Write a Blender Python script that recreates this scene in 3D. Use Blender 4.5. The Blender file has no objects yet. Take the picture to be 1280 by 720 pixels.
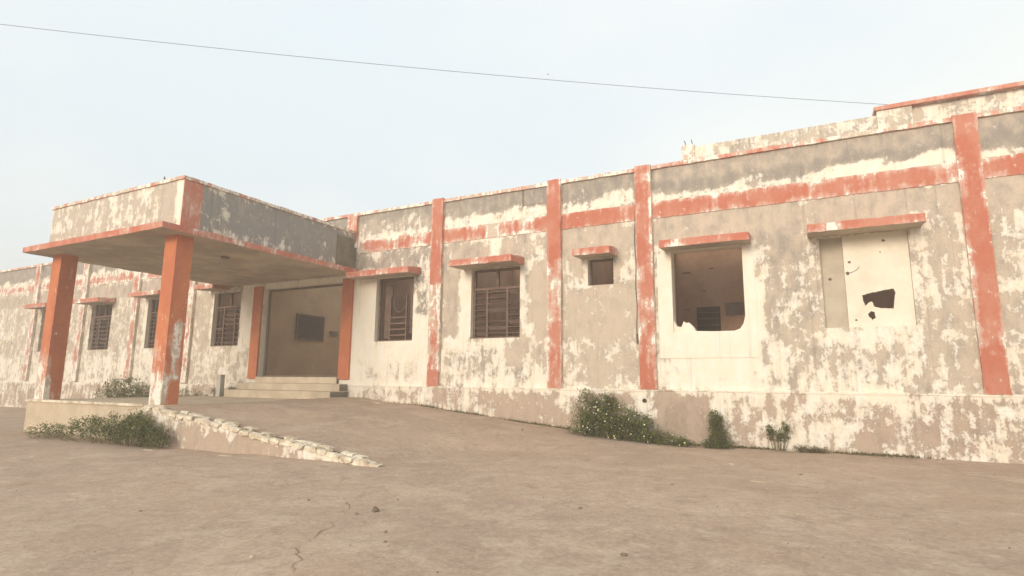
import bpy, bmesh, math, random
import numpy as np
from mathutils import Vector, Matrix
from mathutils.geometry import tessellate_polygon

random.seed(7)
rng = np.random.default_rng(7)
S = 1.3                      # plan unit -> metres; plan z = 0 is the eye level, yard at z = -1


def V(x, y, z):
    return Vector((x * S, y * S, (z + 1.0) * S))


# ------------------------------------------------------------------ camera, sky, sun, exposure
scene = bpy.context.scene
COL = scene.collection
cam_data = bpy.data.cameras.new('camera')
cam = bpy.data.objects.new('camera', cam_data)
COL.objects.link(cam)
yaw, pitch, roll = math.radians(27.40299), math.radians(9.09338), math.radians(0.48434)
fwd = Vector((-math.sin(yaw) * math.cos(pitch), math.cos(yaw) * math.cos(pitch), math.sin(pitch)))
right = Vector((math.cos(yaw), math.sin(yaw), 0))
up = right.cross(fwd)
r2 = right * math.cos(roll) + up * math.sin(roll)
u2 = -right * math.sin(roll) + up * math.cos(roll)
m = Matrix((r2, u2, -fwd)).transposed().to_4x4()
m.translation = V(0, -10, 0)
cam.matrix_world = m
cam_data.sensor_width = 36
cam_data.lens = 725.37 / 1280 * 36
cam_data.clip_end = 3000
cam_data.clip_start = 0.05
scene.camera = cam

SUN_EL, SUN_AZ = math.radians(15), math.radians(-6)     # azimuth from -y (straight at the front wall), minus = left
sun_dir = Vector((math.sin(SUN_AZ) * math.cos(SUN_EL), -math.cos(SUN_AZ) * math.cos(SUN_EL), math.sin(SUN_EL)))
world = bpy.data.worlds.new('World')
scene.world = world
world.use_nodes = True
wn = world.node_tree
wn.nodes.clear()
sky = wn.nodes.new('ShaderNodeTexSky')
sky.sky_type = 'NISHITA'
sky.sun_disc = False
sky.sun_elevation = SUN_EL
sky.sun_rotation = math.atan2(sun_dir.x, sun_dir.y)
sky.air_density = 1.0
sky.dust_density = 4.0
tc = wn.nodes.new('ShaderNodeTexCoord')
mp = wn.nodes.new('ShaderNodeMapping')
mp.inputs['Scale'].default_value = (1.0, 1.0, 2.2)
nz = wn.nodes.new('ShaderNodeTexNoise')
nz.inputs['Scale'].default_value = 1.1
nz.inputs['Detail'].default_value = 4
nz.inputs['Roughness'].default_value = 0.5
rampn = wn.nodes.new('ShaderNodeValToRGB')
rampn.color_ramp.elements[0].position = 0.36
rampn.color_ramp.elements[0].color = (7.5, 8.25, 8.6, 1)
rampn.color_ramp.elements[1].position = 0.62
rampn.color_ramp.elements[1].color = (8.95, 9.2, 8.85, 1)
mixn = wn.nodes.new('ShaderNodeMix')
mixn.data_type = 'RGBA'
mixn.inputs['Factor'].default_value = 0.9
bg = wn.nodes.new('ShaderNodeBackground')
bg.inputs['Strength'].default_value = 0.1
wo = wn.nodes.new('ShaderNodeOutputWorld')
L = wn.links.new
L(tc.outputs['Generated'], mp.inputs['Vector'])
L(mp.outputs['Vector'], nz.inputs['Vector'])
L(nz.outputs['Fac'], rampn.inputs['Fac'])
L(sky.outputs['Color'], mixn.inputs['A'])
L(rampn.outputs['Color'], mixn.inputs['B'])
L(mixn.outputs['Result'], bg.inputs['Color'])
L(bg.outputs['Background'], wo.inputs['Surface'])

sl = bpy.data.lights.new('sun', 'SUN')
sl.energy = 2.7
sl.angle = math.radians(22)
sl.color = (1.0, 0.87, 0.72)
so = bpy.data.objects.new('sun', sl)
so.rotation_euler = (-sun_dir).to_track_quat('-Z', 'Y').to_euler()
so.location = V(0, -20, 12)
COL.objects.link(so)

scene.view_settings.view_transform = 'Standard'
scene.view_settings.look = 'None'
scene.view_settings.gamma = 1.0
scene.view_settings.exposure = 0.35
scene.view_settings.use_curve_mapping = False
scene.cycles.max_bounces = 8
scene.cycles.diffuse_bounces = 5


# ------------------------------------------------------------------ materials
class NT:
    """small node builder"""

    def __init__(self, name):
        self.m = bpy.data.materials.new(name)
        self.m.use_nodes = True
        self.t = self.m.node_tree
        self.b = self.t.nodes['Principled BSDF']
        self.b.inputs['Roughness'].default_value = 0.9
        self.b.inputs['Specular IOR Level'].default_value = 0.2
        g = self.t.nodes.new('ShaderNodeNewGeometry')
        self.pos = g.outputs['Position']
        self.nrm = g.outputs['Normal']

    def link(self, a, b):
        self.t.links.new(a, b)

    def val(self, sock, v):
        if isinstance(v, (int, float)):
            sock.default_value = v
        elif isinstance(v, tuple):
            sock.default_value = v if len(v) == 4 or sock.type == 'VECTOR' else (*v, 1)
        else:
            self.link(v, sock)

    def noise(self, scale, detail=6, rough=0.6, stretch=(1, 1, 1), off=(0, 0, 0), dist=0.0):
        mp = self.t.nodes.new('ShaderNodeMapping')
        mp.inputs['Scale'].default_value = stretch
        mp.inputs['Location'].default_value = off
        self.link(self.pos, mp.inputs['Vector'])
        n = self.t.nodes.new('ShaderNodeTexNoise')
        n.inputs['Scale'].default_value = scale
        n.inputs['Detail'].default_value = detail
        n.inputs['Roughness'].default_value = rough
        n.inputs['Distortion'].default_value = dist
        self.link(mp.outputs['Vector'], n.inputs['Vector'])
        return n.outputs['Fac']

    def math(self, op, a, b=0.0, c=0.0):
        n = self.t.nodes.new('ShaderNodeMath')
        n.operation = op
        self.val(n.inputs[0], a)
        self.val(n.inputs[1], b)
        self.val(n.inputs[2], c)
        return n.outputs[0]

    def step(self, v, lo, hi, a=0.0, b=1.0):
        n = self.t.nodes.new('ShaderNodeMapRange')
        n.interpolation_type = 'SMOOTHSTEP'
        self.val(n.inputs['Value'], v)
        n.inputs['From Min'].default_value = lo
        n.inputs['From Max'].default_value = hi
        n.inputs['To Min'].default_value = a
        n.inputs['To Max'].default_value = b
        return n.outputs['Result']

    def mix(self, f, a, b):
        n = self.t.nodes.new('ShaderNodeMix')
        n.data_type = 'RGBA'
        self.val(n.inputs['Factor'], f)
        self.val(n.inputs['A'], a)
        self.val(n.inputs['B'], b)
        return n.outputs['Result']

    def mul(self, c, f):
        """colour times scalar"""
        n = self.t.nodes.new('ShaderNodeVectorMath')
        n.operation = 'SCALE'
        self.val(n.inputs[0], c)
        self.val(n.inputs['Scale'], f)
        return n.outputs['Vector']

    def attr(self, name):
        n = self.t.nodes.new('ShaderNodeAttribute')
        n.attribute_name = name
        return n.outputs['Fac']

    def bump(self, h, strength=0.5, dist=0.02):
        n = self.t.nodes.new('ShaderNodeBump')
        n.inputs['Strength'].default_value = strength
        n.inputs['Distance'].default_value = dist
        self.val(n.inputs['Height'], h)
        self.link(n.outputs['Normal'], self.b.inputs['Normal'])

    def done(self, col):
        self.val(self.b.inputs['Base Color'], col)
        return self.m


def c4(r, g, b):
    return (r, g, b, 1)


CREAM = c4(.80, .73, .60)
CREAM2 = c4(.82, .77, .68)
CEM_L = c4(.55, .46, .365)
CEM_D = c4(.285, .252, .222)


def peel_value(k, big=1.9, amp=(1.7, 2.3, 0.9)):
    p = k.attr('peel')
    n1 = k.noise(big, 7, .62, (1, 1, .75))
    n2 = k.noise(6.0, 9, .78, (1, 1, .8), (3, 1, 2))
    n3 = k.noise(3.0, 4, .6, (3.2, 3.2, .32), (7, 2, 1))
    v = k.math('MULTIPLY_ADD', k.math('SUBTRACT', n1, .5), amp[0], p)
    v = k.math('MULTIPLY_ADD', k.math('SUBTRACT', n2, .5), amp[1], v)
    v = k.math('MULTIPLY_ADD', k.math('SUBTRACT', n3, .5), amp[2], v)
    return v, n1, n2, n3


def wall_material(name, tint=(1, 1, 1), cem_l=CEM_L, cem_d=CEM_D):
    k = NT(name)
    v, n1, n2, n3 = peel_value(k)
    t = k.attr('tone')
    fine = k.noise(38, 4, .7)
    mid = k.noise(4.2, 5, .65, (1, 1, .6), (11, 5, 3))
    tone = k.math('MULTIPLY_ADD', k.math('SUBTRACT', mid, .5), 1.7, t)
    cem = k.mix(k.step(tone, .05, .95), cem_l, cem_d)
    cem = k.mul(cem, k.math('MULTIPLY_ADD', k.math('SUBTRACT', fine, .5), .55, 1.0))
    cream = k.mix(k.step(mid, .4, .62), CREAM, CREAM2)
    thin = k.step(v, .10, .46)                       # worn thin before it goes
    cream = k.mix(k.math('MULTIPLY', thin, .38), cream, cem)
    speck = k.step(k.noise(9, 7, .78, (1, 1, .6), (1, 9, 4)), .64, .70)
    exposed = k.step(v, .43, .56)
    left = k.math('MULTIPLY', k.step(k.noise(8, 8, .76, (1, 1, .7), (5, 5, 8)), .57, .64), .7)   # leftover flakes
    ex = k.math('MULTIPLY', exposed, k.math('SUBTRACT', 1.0, left))
    ex = k.math('MAXIMUM', ex, k.math('MULTIPLY', speck, .45))
    col = k.mix(ex, cream, cem)
    # run-off streaks
    st = k.step(k.noise(2.2, 5, .6, (4.5, 4.5, .16), (2, 4, 6)), .56, .74)
    col = k.mul(col, k.math('SUBTRACT', 1.0, k.math('MULTIPLY', st, .22)))
    if tint != (1, 1, 1):
        n = k.t.nodes.new('ShaderNodeVectorMath')
        n.operation = 'MULTIPLY'
        k.link(col, n.inputs[0])
        n.inputs[1].default_value = tint
        col = n.outputs['Vector']
    h = k.math('ADD', k.math('MULTIPLY', ex, -.55), k.math('MULTIPLY', fine, .35))
    h = k.math('ADD', h, k.math('MULTIPLY', mid, .5))
    k.bump(h, .55, .02)
    return k.done(col)


def red_material(name, red, red2, under=CREAM2, bias=0.0):
    k = NT(name)
    v, n1, n2, n3 = peel_value(k, 2.2, (1.6, 1.3, 1.0))
    v = k.math('ADD', v, bias)
    fine = k.noise(30, 4, .7)
    mid = k.noise(2.5, 5, .6, (1, 1, .5), (4, 4, 4))
    col = k.mix(k.step(mid, .38, .62), red, red2)
    col = k.mul(col, k.math('MULTIPLY_ADD', k.math('SUBTRACT', fine, .5), .3, 1.0))
    thin = k.step(v, .18, .5)
    col = k.mix(k.math('MULTIPLY', thin, .30), col, under)
    ex = k.step(v, .49, .57)
    und = k.mix(k.step(k.noise(5, 5, .7, (1, 1, .6), (8, 1, 1)), .48, .56), under, CEM_L)
    und = k.mix(k.step(v, .8, .95), und, CEM_L)
    speck = k.math('MULTIPLY', k.step(k.noise(8, 8, .78, (1, 1, .5), (1, 9, 4)), .60, .66), .75)
    ex = k.math('MAXIMUM', ex, speck)
    col = k.mix(ex, col, und)
    k.bump(k.math('ADD', k.math('MULTIPLY', ex, -.5), k.math('MULTIPLY', fine, .3)), .45, .015)
    return k.done(col)


def plain_material(name, a, b, scale=3.0, fine=.3, rough=.9, stretch=(1, 1, 1), bump=.3, spec=.2):
    k = NT(name)
    n = k.noise(scale, 7, .62, stretch)
    f = k.noise(scale * 11, 3, .7, stretch)
    col = k.mix(k.step(n, .36, .64), a, b)
    col = k.mul(col, k.math('MULTIPLY_ADD', k.math('SUBTRACT', f, .5), fine, 1.0))
    k.b.inputs['Roughness'].default_value = rough
    k.b.inputs['Specular IOR Level'].default_value = spec
    if bump:
        k.bump(k.math('ADD', n, k.math('MULTIPLY', f, .4)), bump, .02)
    return k.done(col)


M_WALL = wall_material('peeling_limewash')
M_PLINTH = wall_material('plinth_plaster', cem_l=c4(.47, .365, .285), cem_d=c4(.32, .25, .195))
M_PORT = wall_material('porch_parapet_plaster', cem_l=c4(.50, .43, .35), cem_d=c4(.30, .278, .258))
M_RED = red_material('faded_red_paint', c4(.47, .155, .098), c4(.51, .215, .148))
M_ORANGE = red_material('orange_paint', c4(.56, .195, .09), c4(.49, .16, .085), bias=-.02)
M_EDGE = red_material('worn_red_edge', c4(.50, .165, .11), c4(.54, .235, .165), bias=.05)
M_SOFFIT = plain_material('stained_soffit', c4(.52, .44, .35), c4(.36, .305, .245), 1.1, .4)
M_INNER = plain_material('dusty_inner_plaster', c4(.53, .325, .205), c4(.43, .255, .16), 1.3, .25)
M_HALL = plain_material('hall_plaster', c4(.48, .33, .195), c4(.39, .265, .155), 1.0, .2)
M_WOOD = plain_material('old_brown_timber', c4(.20, .125, .092), c4(.14, .085, .065), 3.0, .4, .75, (1, 1, 5))
M_SLAT = plain_material('louvre_timber', c4(.20, .13, .10), c4(.13, .085, .07), 3.0, .4, .75)
M_DARK = plain_material('dark_board', c4(.085, .042, .024), c4(.06, .032, .02), 4.0, .3, .7)
M_STEEL = plain_material('rusty_steel', c4(.13, .10, .085), c4(.20, .13, .09), 9.0, .4, .6)
M_CONC = plain_material('porch_concrete', c4(.62, .51, .37), c4(.52, .425, .31), 1.8, .25)
M_STEP = plain_material('step_cement', c4(.58, .49, .37), c4(.47, .39, .29), 2.0, .25)
M_DARKCEM = plain_material('dark_cement', c4(.16, .145, .11), c4(.24, .20, .15), 3.0, .3)  # step cement darkened for the shaded step ends; dark strips share it
M_STONE = plain_material('whitewashed_stone', c4(.80, .72, .57), c4(.50, .40, .29), 5.0, .6, bump=.8)
M_PEBBLE = plain_material('field_stone', c4(.26, .195, .14), c4(.18, .14, .105), 9.0, .4, bump=.5)
M_CHIP = plain_material('plaster_chip', c4(.62, .51, .39), c4(.5, .39, .29), 6.0, .3)
M_ROOF = plain_material('roof_screed', c4(.34, .30, .26), c4(.27, .24, .2), .8, .3)
M_WIRE = plain_material('wire_rubber', c4(.10, .10, .10), c4(.14, .14, .14), 5, .1, bump=0)
M_GREYPAINT = plain_material('grey_board', c4(.52, .46, .37), c4(.45, .39, .31), 2.2, .2)
M_PANEL = plain_material('cream_board', c4(.80, .74, .62), c4(.70, .63, .51), 1.3, .15)
M_PIPE = plain_material('grey_pipe', c4(.55, .53, .46), c4(.45, .43, .38), 6, .2)
M_BIRD = plain_material('bird_feathers', c4(.05, .05, .05), c4(.08, .08, .08), 20, .2)


def leaf_material(name, a, b):
    k = NT(name)
    n = k.noise(9, 3, .6)
    oi = k.t.nodes.new('ShaderNodeObjectInfo')
    col = k.mix(k.step(n, .35, .65), a, b)
    k.b.inputs['Roughness'].default_value = .65
    k.b.inputs['Transmission Weight'].default_value = 0.0
    k.b.inputs['Subsurface Weight'].default_value = 0.0
    return k.done(col)


M_LEAF = leaf_material('bush_leaf', c4(.125, .145, .03), c4(.18, .185, .055))
M_LEAF2 = leaf_material('dry_weed_leaf', c4(.13, .115, .045), c4(.19, .155, .065))
M_LEAF3 = leaf_material('fresh_leaf', c4(.18, .18, .06), c4(.13, .135, .045))
M_STEM = plain_material('green_brown_stem', c4(.14, .11, .05), c4(.19, .15, .08), 9, .3, bump=0)
M_FLOWER = plain_material('white_petal', c4(.80, .77, .58), c4(.72, .70, .48), 9, .1, bump=0)


def ground_material(name, base_a, base_b):
    k = NT(name)
    big = k.noise(.35, 6, .55, (1, 1, 1), (3, 7, 0))
    mid = k.noise(1.6, 8, .66, (1, 1, 1))
    fine = k.noise(24, 5, .75)
    grit = k.noise(90, 3, .7)
    col = k.mix(k.step(big, .34, .66), base_a, base_b)
    dusty = k.step(mid, .48, .60)
    col = k.mix(k.math('MULTIPLY', dusty, .55), col, c4(.55, .425, .32))
    darkp = k.step(k.noise(2.6, 9, .74, (1, 1, 1), (5, 2, 0)), .50, .66)
    col = k.mix(k.math('MULTIPLY', darkp, .5), col, c4(.30, .222, .168))
    col = k.mul(col, k.math('MULTIPLY_ADD', k.math('SUBTRACT', fine, .5), .9, 1.0))
    mid2 = k.noise(9, 7, .72, (1, 1, 1), (2, 8, 0))
    col = k.mul(col, k.math('MULTIPLY_ADD', k.math('SUBTRACT', mid2, .5), .75, 1.0))
    brown = k.step(k.noise(.55, 4, .6, (1, 1, 1), (1, 4, 0)), .5, .66)
    col = k.mix(k.math('MULTIPLY', brown, .35), col, c4(.40, .275, .19))
    spots = k.step(grit, .60, .70)
    col = k.mix(k.math('MULTIPLY', spots, .5), col, c4(.2, .155, .12))
    pale = k.step(k.noise(31, 3, .6, (1, 1, 1), (9, 3, 1)), .68, .74)
    col = k.mix(k.math('MULTIPLY', pale, .6), col, c4(.6, .5, .38))
    h = k.math('ADD', k.math('MULTIPLY', mid, 1.0), k.math('MULTIPLY', fine, .35))
    h = k.math('ADD', h, k.math('MULTIPLY', grit, .12))
    k.bump(h, .55, .03)
    return k.done(col)


M_GROUND = ground_material('dusty_earth', c4(.485, .355, .265), c4(.42, .308, .232))
M_CRACK = plain_material('dark_crack', c4(.2, .15, .11), c4(.26, .2, .145), 9, .2, bump=0)

# ------------------------------------------------------------------ object helpers
WORLD_OF = {}


def thing(name, label, cat, loc, group=None, kind=None):
    o = bpy.data.objects.new(name, None)
    COL.objects.link(o)
    o.location = loc
    o.empty_display_size = .2
    WORLD_OF[o] = Vector(loc)
    tag(o, label, cat, group, kind)
    return o


def tag(o, label=None, cat=None, group=None, kind=None):
    if label:
        o['label'] = label
    if cat:
        o['category'] = cat
    if group:
        o['group'] = group
    if kind:
        o['kind'] = kind
    return o


def smooth01(a):
    a = np.clip(a, 0, 1)
    return a * a * (3 - 2 * a)


def obj(name, bm, mats, parent=None, origin=None, attr=None, smooth=False):
    """link a bmesh (world metres) as one object; origin = world position of its own origin"""
    bmesh.ops.recalc_face_normals(bm, faces=bm.faces[:])
    me = bpy.data.meshes.new(name)
    if origin is None:
        origin = WORLD_OF[parent] if parent is not None else Vector((0, 0, 0))
    bm.transform(Matrix.Translation(-origin))
    bm.to_mesh(me)
    bm.free()
    for mt in (mats if isinstance(mats, (list, tuple)) else [mats]):
        me.materials.append(mt)
    if attr is not None:
        n = len(me.vertices)
        co = np.empty(n * 3)
        me.vertices.foreach_get('co', co)
        co = co.reshape(-1, 3) + np.array(origin)
        pu = co / S
        pu[:, 2] -= 1.0
        pv, tv = attr(pu[:, 0], pu[:, 1], pu[:, 2])
        for nm, arr in (('peel', pv), ('tone', tv)):
            a = me.attributes.new(nm, 'FLOAT', 'POINT')
            a.data.foreach_set('value', np.ascontiguousarray(np.broadcast_to(arr, (n,)), dtype=np.float32))
    if smooth:
        me.polygons.foreach_set('use_smooth', [True] * len(me.polygons))
    o = bpy.data.objects.new(name, me)
    COL.objects.link(o)
    if parent is not None:
        o.parent = parent
        o.location = origin - WORLD_OF[parent]
    else:
        o.location = origin
    WORLD_OF[o] = Vector(origin)
    return o


def copy_part(o, parent, world_loc, rot=None):
    c = o.copy()
    COL.objects.link(c)
    c.parent = parent
    c.location = world_loc - (WORLD_OF[parent] if parent is not None else Vector((0, 0, 0)))
    if rot is not None:
        c.rotation_euler = rot
    WORLD_OF[c] = Vector(world_loc)
    return c


def axis_steps(a, b, step):
    n = max(1, int(round(abs(b - a) / step)))
    return [a + (b - a) * i / n for i in range(n + 1)]


def boxg(bm, x0, x1, y0, y1, z0, z1, step=None, mat=0, bottom_mat=None, shift=None, side_mat=None):
    """box in plan units with subdivided faces, shared vertices"""
    st = step or 1e9
    xs, ys, zs = axis_steps(x0, x1, st), axis_steps(y0, y1, st), axis_steps(z0, z1, st)
    vs = {}

    def vert(i, j, k):
        key = (i, j, k)
        if key not in vs:
            p = (xs[i], ys[j], zs[k])
            if shift:
                p = shift(*p)
            vs[key] = bm.verts.new(V(*p))
        return vs[key]

    nx, ny, nz_ = len(xs) - 1, len(ys) - 1, len(zs) - 1

    def quad(a, b, c, d, mi):
        f = bm.faces.new((vert(*a), vert(*b), vert(*c), vert(*d)))
        f.material_index = mi

    sm = mat if side_mat is None else side_mat
    for i in range(nx):
        for k in range(nz_):
            quad((i, 0, k), (i + 1, 0, k), (i + 1, 0, k + 1), (i, 0, k + 1), mat)
            quad((i, ny, k), (i, ny, k + 1), (i + 1, ny, k + 1), (i + 1, ny, k), mat)
    for j in range(ny):
        for k in range(nz_):
            quad((0, j, k), (0, j, k + 1), (0, j + 1, k + 1), (0, j + 1, k), sm)
            quad((nx, j, k), (nx, j + 1, k), (nx, j + 1, k + 1), (nx, j, k + 1), sm)
    bmat = mat if bottom_mat is None else bottom_mat
    for i in range(nx):
        for j in range(ny):
            quad((i, j, 0), (i, j + 1, 0), (i + 1, j + 1, 0), (i + 1, j, 0), bmat)
            quad((i, j, nz_), (i + 1, j, nz_), (i + 1, j + 1, nz_), (i, j + 1, nz_), mat)


def chip_edges(bm, amp, r=random.Random(91)):
    for v in bm.verts:
        if v.co.y < -.012 * S:
            a = amp * S * (2.6 if r.random() < .06 else 1)
            v.co += Vector((r.uniform(-1, 1) * a, abs(r.uniform(-.6, .6)) * a, r.uniform(-1, 1) * a))


def box_obj(name, x0, x1, y0, y1, z0, z1, mats, parent=None, step=None, attr=None, bevel=0.0, chips=0.0, **kw):
    bm = bmesh.new()
    boxg(bm, x0, x1, y0, y1, z0, z1, step, **kw)
    if chips:
        chip_edges(bm, chips)
    if bevel and not step:
        bmesh.ops.bevel(bm, geom=bm.edges[:], offset=bevel, segments=1, affect='EDGES')
    return obj(name, bm, mats, parent, attr=attr)


def tube(bm, pts, rad, sides=6):
    """pts are world vectors"""
    rings = []
    n = len(pts)
    for i, p in enumerate(pts):
        d = (pts[min(i + 1, n - 1)] - pts[max(i - 1, 0)]).normalized()
        a = d.orthogonal().normalized()
        b = d.cross(a)
        r = rad[i] if isinstance(rad, (list, tuple)) else rad
        rings.append([bm.verts.new(p + (a * math.cos(t) + b * math.sin(t)) * r)
                      for t in (2 * math.pi * q / sides for q in range(sides))])
    for i in range(n - 1):
        # align rings
        best = min(range(sides), key=lambda s: sum((rings[i][q].co - rings[i + 1][(q + s) % sides].co).length for q in range(sides)))
        rings[i + 1] = rings[i + 1][best:] + rings[i + 1][:best]
        for q in range(sides):
            bm.faces.new((rings[i][q], rings[i][(q + 1) % sides], rings[i + 1][(q + 1) % sides], rings[i + 1][q]))
    bm.faces.new(rings[0][::-1])
    bm.faces.new(rings[-1])


def prism(bm, loops, y0, y1, step=None):
    """polygon with holes in the x-z plane (plan units) extruded from y0 to y1"""
    l3 = [[Vector((x, z, 0)) for x, z in lp] for lp in loops]
    tris = tessellate_polygon(l3)
    flat = [p for lp in loops for p in lp]
    fr = [bm.verts.new(V(x, y0, z)) for x, z in flat]
    bk = [bm.verts.new(V(x, y1, z)) for x, z in flat]
    for a, b, c in tris:
        bm.faces.new((fr[a], fr[b], fr[c]))
        bm.faces.new((bk[c], bk[b], bk[a]))
    o = 0
    for lp in loops:
        n = len(lp)
        for i in range(n):
            j = (i + 1) % n
            bm.faces.new((fr[o + i], fr[o + j], bk[o + j], bk[o + i]))
        o += n


def jag(poly, amp=.012, div=3):
    out = []
    n = len(poly)
    for i in range(n):
        a, b = poly[i], poly[(i + 1) % n]
        out.append(a)
        for q in range(1, div):
            t = q / div
            out.append((a[0] + (b[0] - a[0]) * t + random.uniform(-amp, amp), a[1] + (b[1] - a[1]) * t + random.uniform(-amp, amp)))
    return out


# ------------------------------------------------------------------ paint wear map of the front wall (plan units)
# (x0, x1, z0, z1, peel, tone, softness) painted in order
PATCH = [
    (-40, 9, -.2, .75, .36, .3, .12),
    (-40, 9, .7, 2.4, .52, .28, .15),
    (-40, 9, 2.42, 2.86, .74, .38, .06),
    (-40, 9, 2.83, 3.2, .35, .4, .03),
    (-40, 9, 3.16, 3.36, .28, .5, .05),
    (-40, 9, 3.32, 3.9, .86, .72, .07),
    # bay beside the porch
    (-9.3, -7.1, -.2, 2.45, -.02, .25, .1),
    (-9.3, -7.1, 2.42, 2.86, .60, .60, .06),
    (-9.3, -7.1, 3.3, 3.6, .55, .45, .1),
    (-7.55, -7.1, 1.4, 2.5, .42, .75, .12),
    (-8.9, -7.3, -.05, .35, .33, .25, .15),
    # bay with the louvred window
    (-6.8, -6.36, .75, 2.45, .78, .35, .06),
    (-6.4, -6.1, .7, 2.3, .15, .2, .05),
    (-5.02, -4.78, .8, 2.3, .12, .2, .05),
    (-4.80, -4.4, .80, 2.2, .86, .12, .05),
    (-6.8, -4.4, .55, .83, .22, .2, .05),
    (-6.8, -4.4, -.1, .6, .40, .45, .12),
    (-6.8, -4.4, -.15, .05, .2, .2, .05),
    (-5.3, -4.5, .25, .75, .62, .25, .1),
    (-6.8, -4.4, 3.17, 3.42, .22, .45, .06),
    (-5.75, -5.45, 2.3, 3.2, .02, .2, .05),
    (-4.95, -4.5, 2.3, 2.85, .5, .3, .1),
    # bay with the small vent
    (-4.1, -2.7, .75, 1.72, .74, .18, .1),
    (-4.1, -2.7, 2.45, 2.85, .80, .30, .05),
    (-4.1, -2.7, -.12, .78, .52, .25, .12),
    (-3.6, -3.0, .0, .45, .70, .15, .12),
    (-3.72, -3.6, 1.7, 2.3, .05, .2, .03),
    (-4.1, -2.7, 3.17, 3.33, .15, .5, .04),
    (-3.35, -2.7, 3.17, 3.5, .25, .5, .06),
    # bay with the broken windows
    (-2.38, -.70, -.12, 2.36, -.22, .15, .06),
    (-2.38, -2.15, .3, 2.3, .36, .45, .06),
    (-2.38, -.8, -.12, .2, .08, .35, .1),
    (-.72, .02, .55, 2.45, .50, .42, .1),
    (-.55, -.1, 1.95, 2.45, .78, .5, .1),
    (-.72, 2.2, -.1, .62, .36, .35, .12),
    (-.35, .15, .3, .8, .62, .3, .12),
    (.1, 1.5, .55, .82, .22, .3, .06),
    (-2.38, 4, 2.42, 2.86, .84, .3, .05),
    (-2.38, 4, 3.34, 3.8, .97, .55, .06),
    (-2.38, 4, 3.34, 3.5, .95, .8, .06),
    (-2.38, -1.9, 3.17, 3.3, .15, .4, .05),
    (.35, 1.9, 3.15, 3.36, .05, .4, .06),
    (1.34, 4, -.1, 2.4, .5, .3, .1),
    # left of the porch
    (-13.06, -12.4, -.1, 2.4, .04, .1, .05),
    (-14.9, -14.1, .7, 2.4, .60, .2, .08),
    (-15, -12.6, -.1, .7, .42, .15, .1),
    (-14.25, -14.05, .7, 2.3, .1, .2, .04),
    (-17.2, -17.05, .7, 2.3, .1, .2, .04),
    (-18, -15.3, .0, .75, .25, .2, .1),
    # recessed face under the porch
    (-12.6, -9.2, -.1, 2.4, .1, .15, .03),
]


def patch_field(x, z, patches, p0=.5, t0=.3):
    p = np.full_like(x, p0)
    t = np.full_like(x, t0)
    wob = .05 * np.sin(x * 7.3 + z * 3.1) + .04 * np.sin(z * 9.7 - x * 4.3)
    for x0, x1, z0, z1, pv, tv, sf in patches:
        a = smooth01((x + wob * min(1, sf / .1) - x0) / sf + .5) * smooth01((x1 - x - wob * min(1, sf / .1)) / sf + .5)
        a = a * smooth01((z + wob * min(1, sf / .1) - z0) / sf + .5) * smooth01((z1 - z - wob * min(1, sf / .1)) / sf + .5)
        p = p + (pv - p) * a
        t = t + (tv - t) * a
    return p, t


def wall_attr(x, y, z):
    p, t = patch_field(x, z, PATCH)
    inside = y > .02
    return np.where(inside, np.minimum(p, .12), p), np.where(inside, .2, t)


PLINTH_P = [
    (-40, 9, -1.2, 0, .54, .35, .1),
    (-9.3, -6.8, -.7, -.1, .38, .2, .1),
    (-6.8, -5.6, -.9, -.1, .48, .2, .1),
    (-5.6, -2.8, -.95, -.2, .72, .15, .1),
    (-4.2, -3.9, -.6, -.1, .3, .2, .08),
    (-2.9, -2.4, -.65, -.15, .3, .2, .1),
    (-2.4, -1.35, -.95, -.16, .92, .45, .1),
    (-1.45, -1.0, -.55, -.15, .15, .2, .08),
    (-1.3, 1.2, -.95, -.18, .38, .2, .12),
    (-.2, .4, -.6, -.2, .45, .25, .12),
    (.55, 1.4, -.85, -.22, .50, .3, .15),
    (-40, 9, -1.2, -.93, .42, .2, .05),
    (-40, 9, -.2, -.12, .2, .2, .03),
]


def plinth_attr(x, y, z):
    return patch_field(x, z, PLINTH_P)


def const_attr(p, t=.3):
    return lambda x, y, z: (np.full_like(x, p), np.full_like(x, t))


# ------------------------------------------------------------------ setting: the yard and the ramp
def yard_height(x, y):
    a = .010 * np.sin(x * 1.7 + y * 2.3) * np.sin(y * 1.3 - x * .6) + .006 * np.sin(x * 5.1 - y * 3.7)
    return -1.0 + a * np.exp(-((x + 5) ** 2 + (y + 4) ** 2) / 400.) - .004


def seq(lo, hi, step, far):
    s = list(np.arange(lo, hi + 1e-6, step))
    d, v = step, hi
    while v < far:
        d *= 1.5
        v += d
        s.append(v)
    d, v = step, lo
    while v > -far:
        d *= 1.5
        v -= d
        s.insert(0, v)
    return np.array(s)


def grid_mesh(name, xs, ys, hf, mat, kind=None, parent=None):
    X, Y = np.meshgrid(xs, ys)
    Z = hf(X, Y)
    nx, ny = len(xs), len(ys)
    verts = np.stack([X * S, Y * S, (Z + 1) * S], -1).reshape(-1, 3)
    idx = np.arange(nx * ny).reshape(ny, nx)
    f = np.stack([idx[:-1, :-1], idx[:-1, 1:], idx[1:, 1:], idx[1:, :-1]], -1).reshape(-1, 4)
    me = bpy.data.meshes.new(name)
    me.from_pydata(verts.tolist(), [], f.tolist())
    me.materials.append(mat)
    me.polygons.foreach_set('use_smooth', [True] * len(me.polygons))
    o = bpy.data.objects.new(name, me)
    COL.objects.link(o)
    WORLD_OF[o] = Vector((0, 0, 0))
    if kind:
        o['kind'] = kind
    return o


grid_mesh('ground', seq(-18, 5, .12, 180), seq(-10.6, .4, .12, 180), yard_height, M_GROUND, 'structure')


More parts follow.
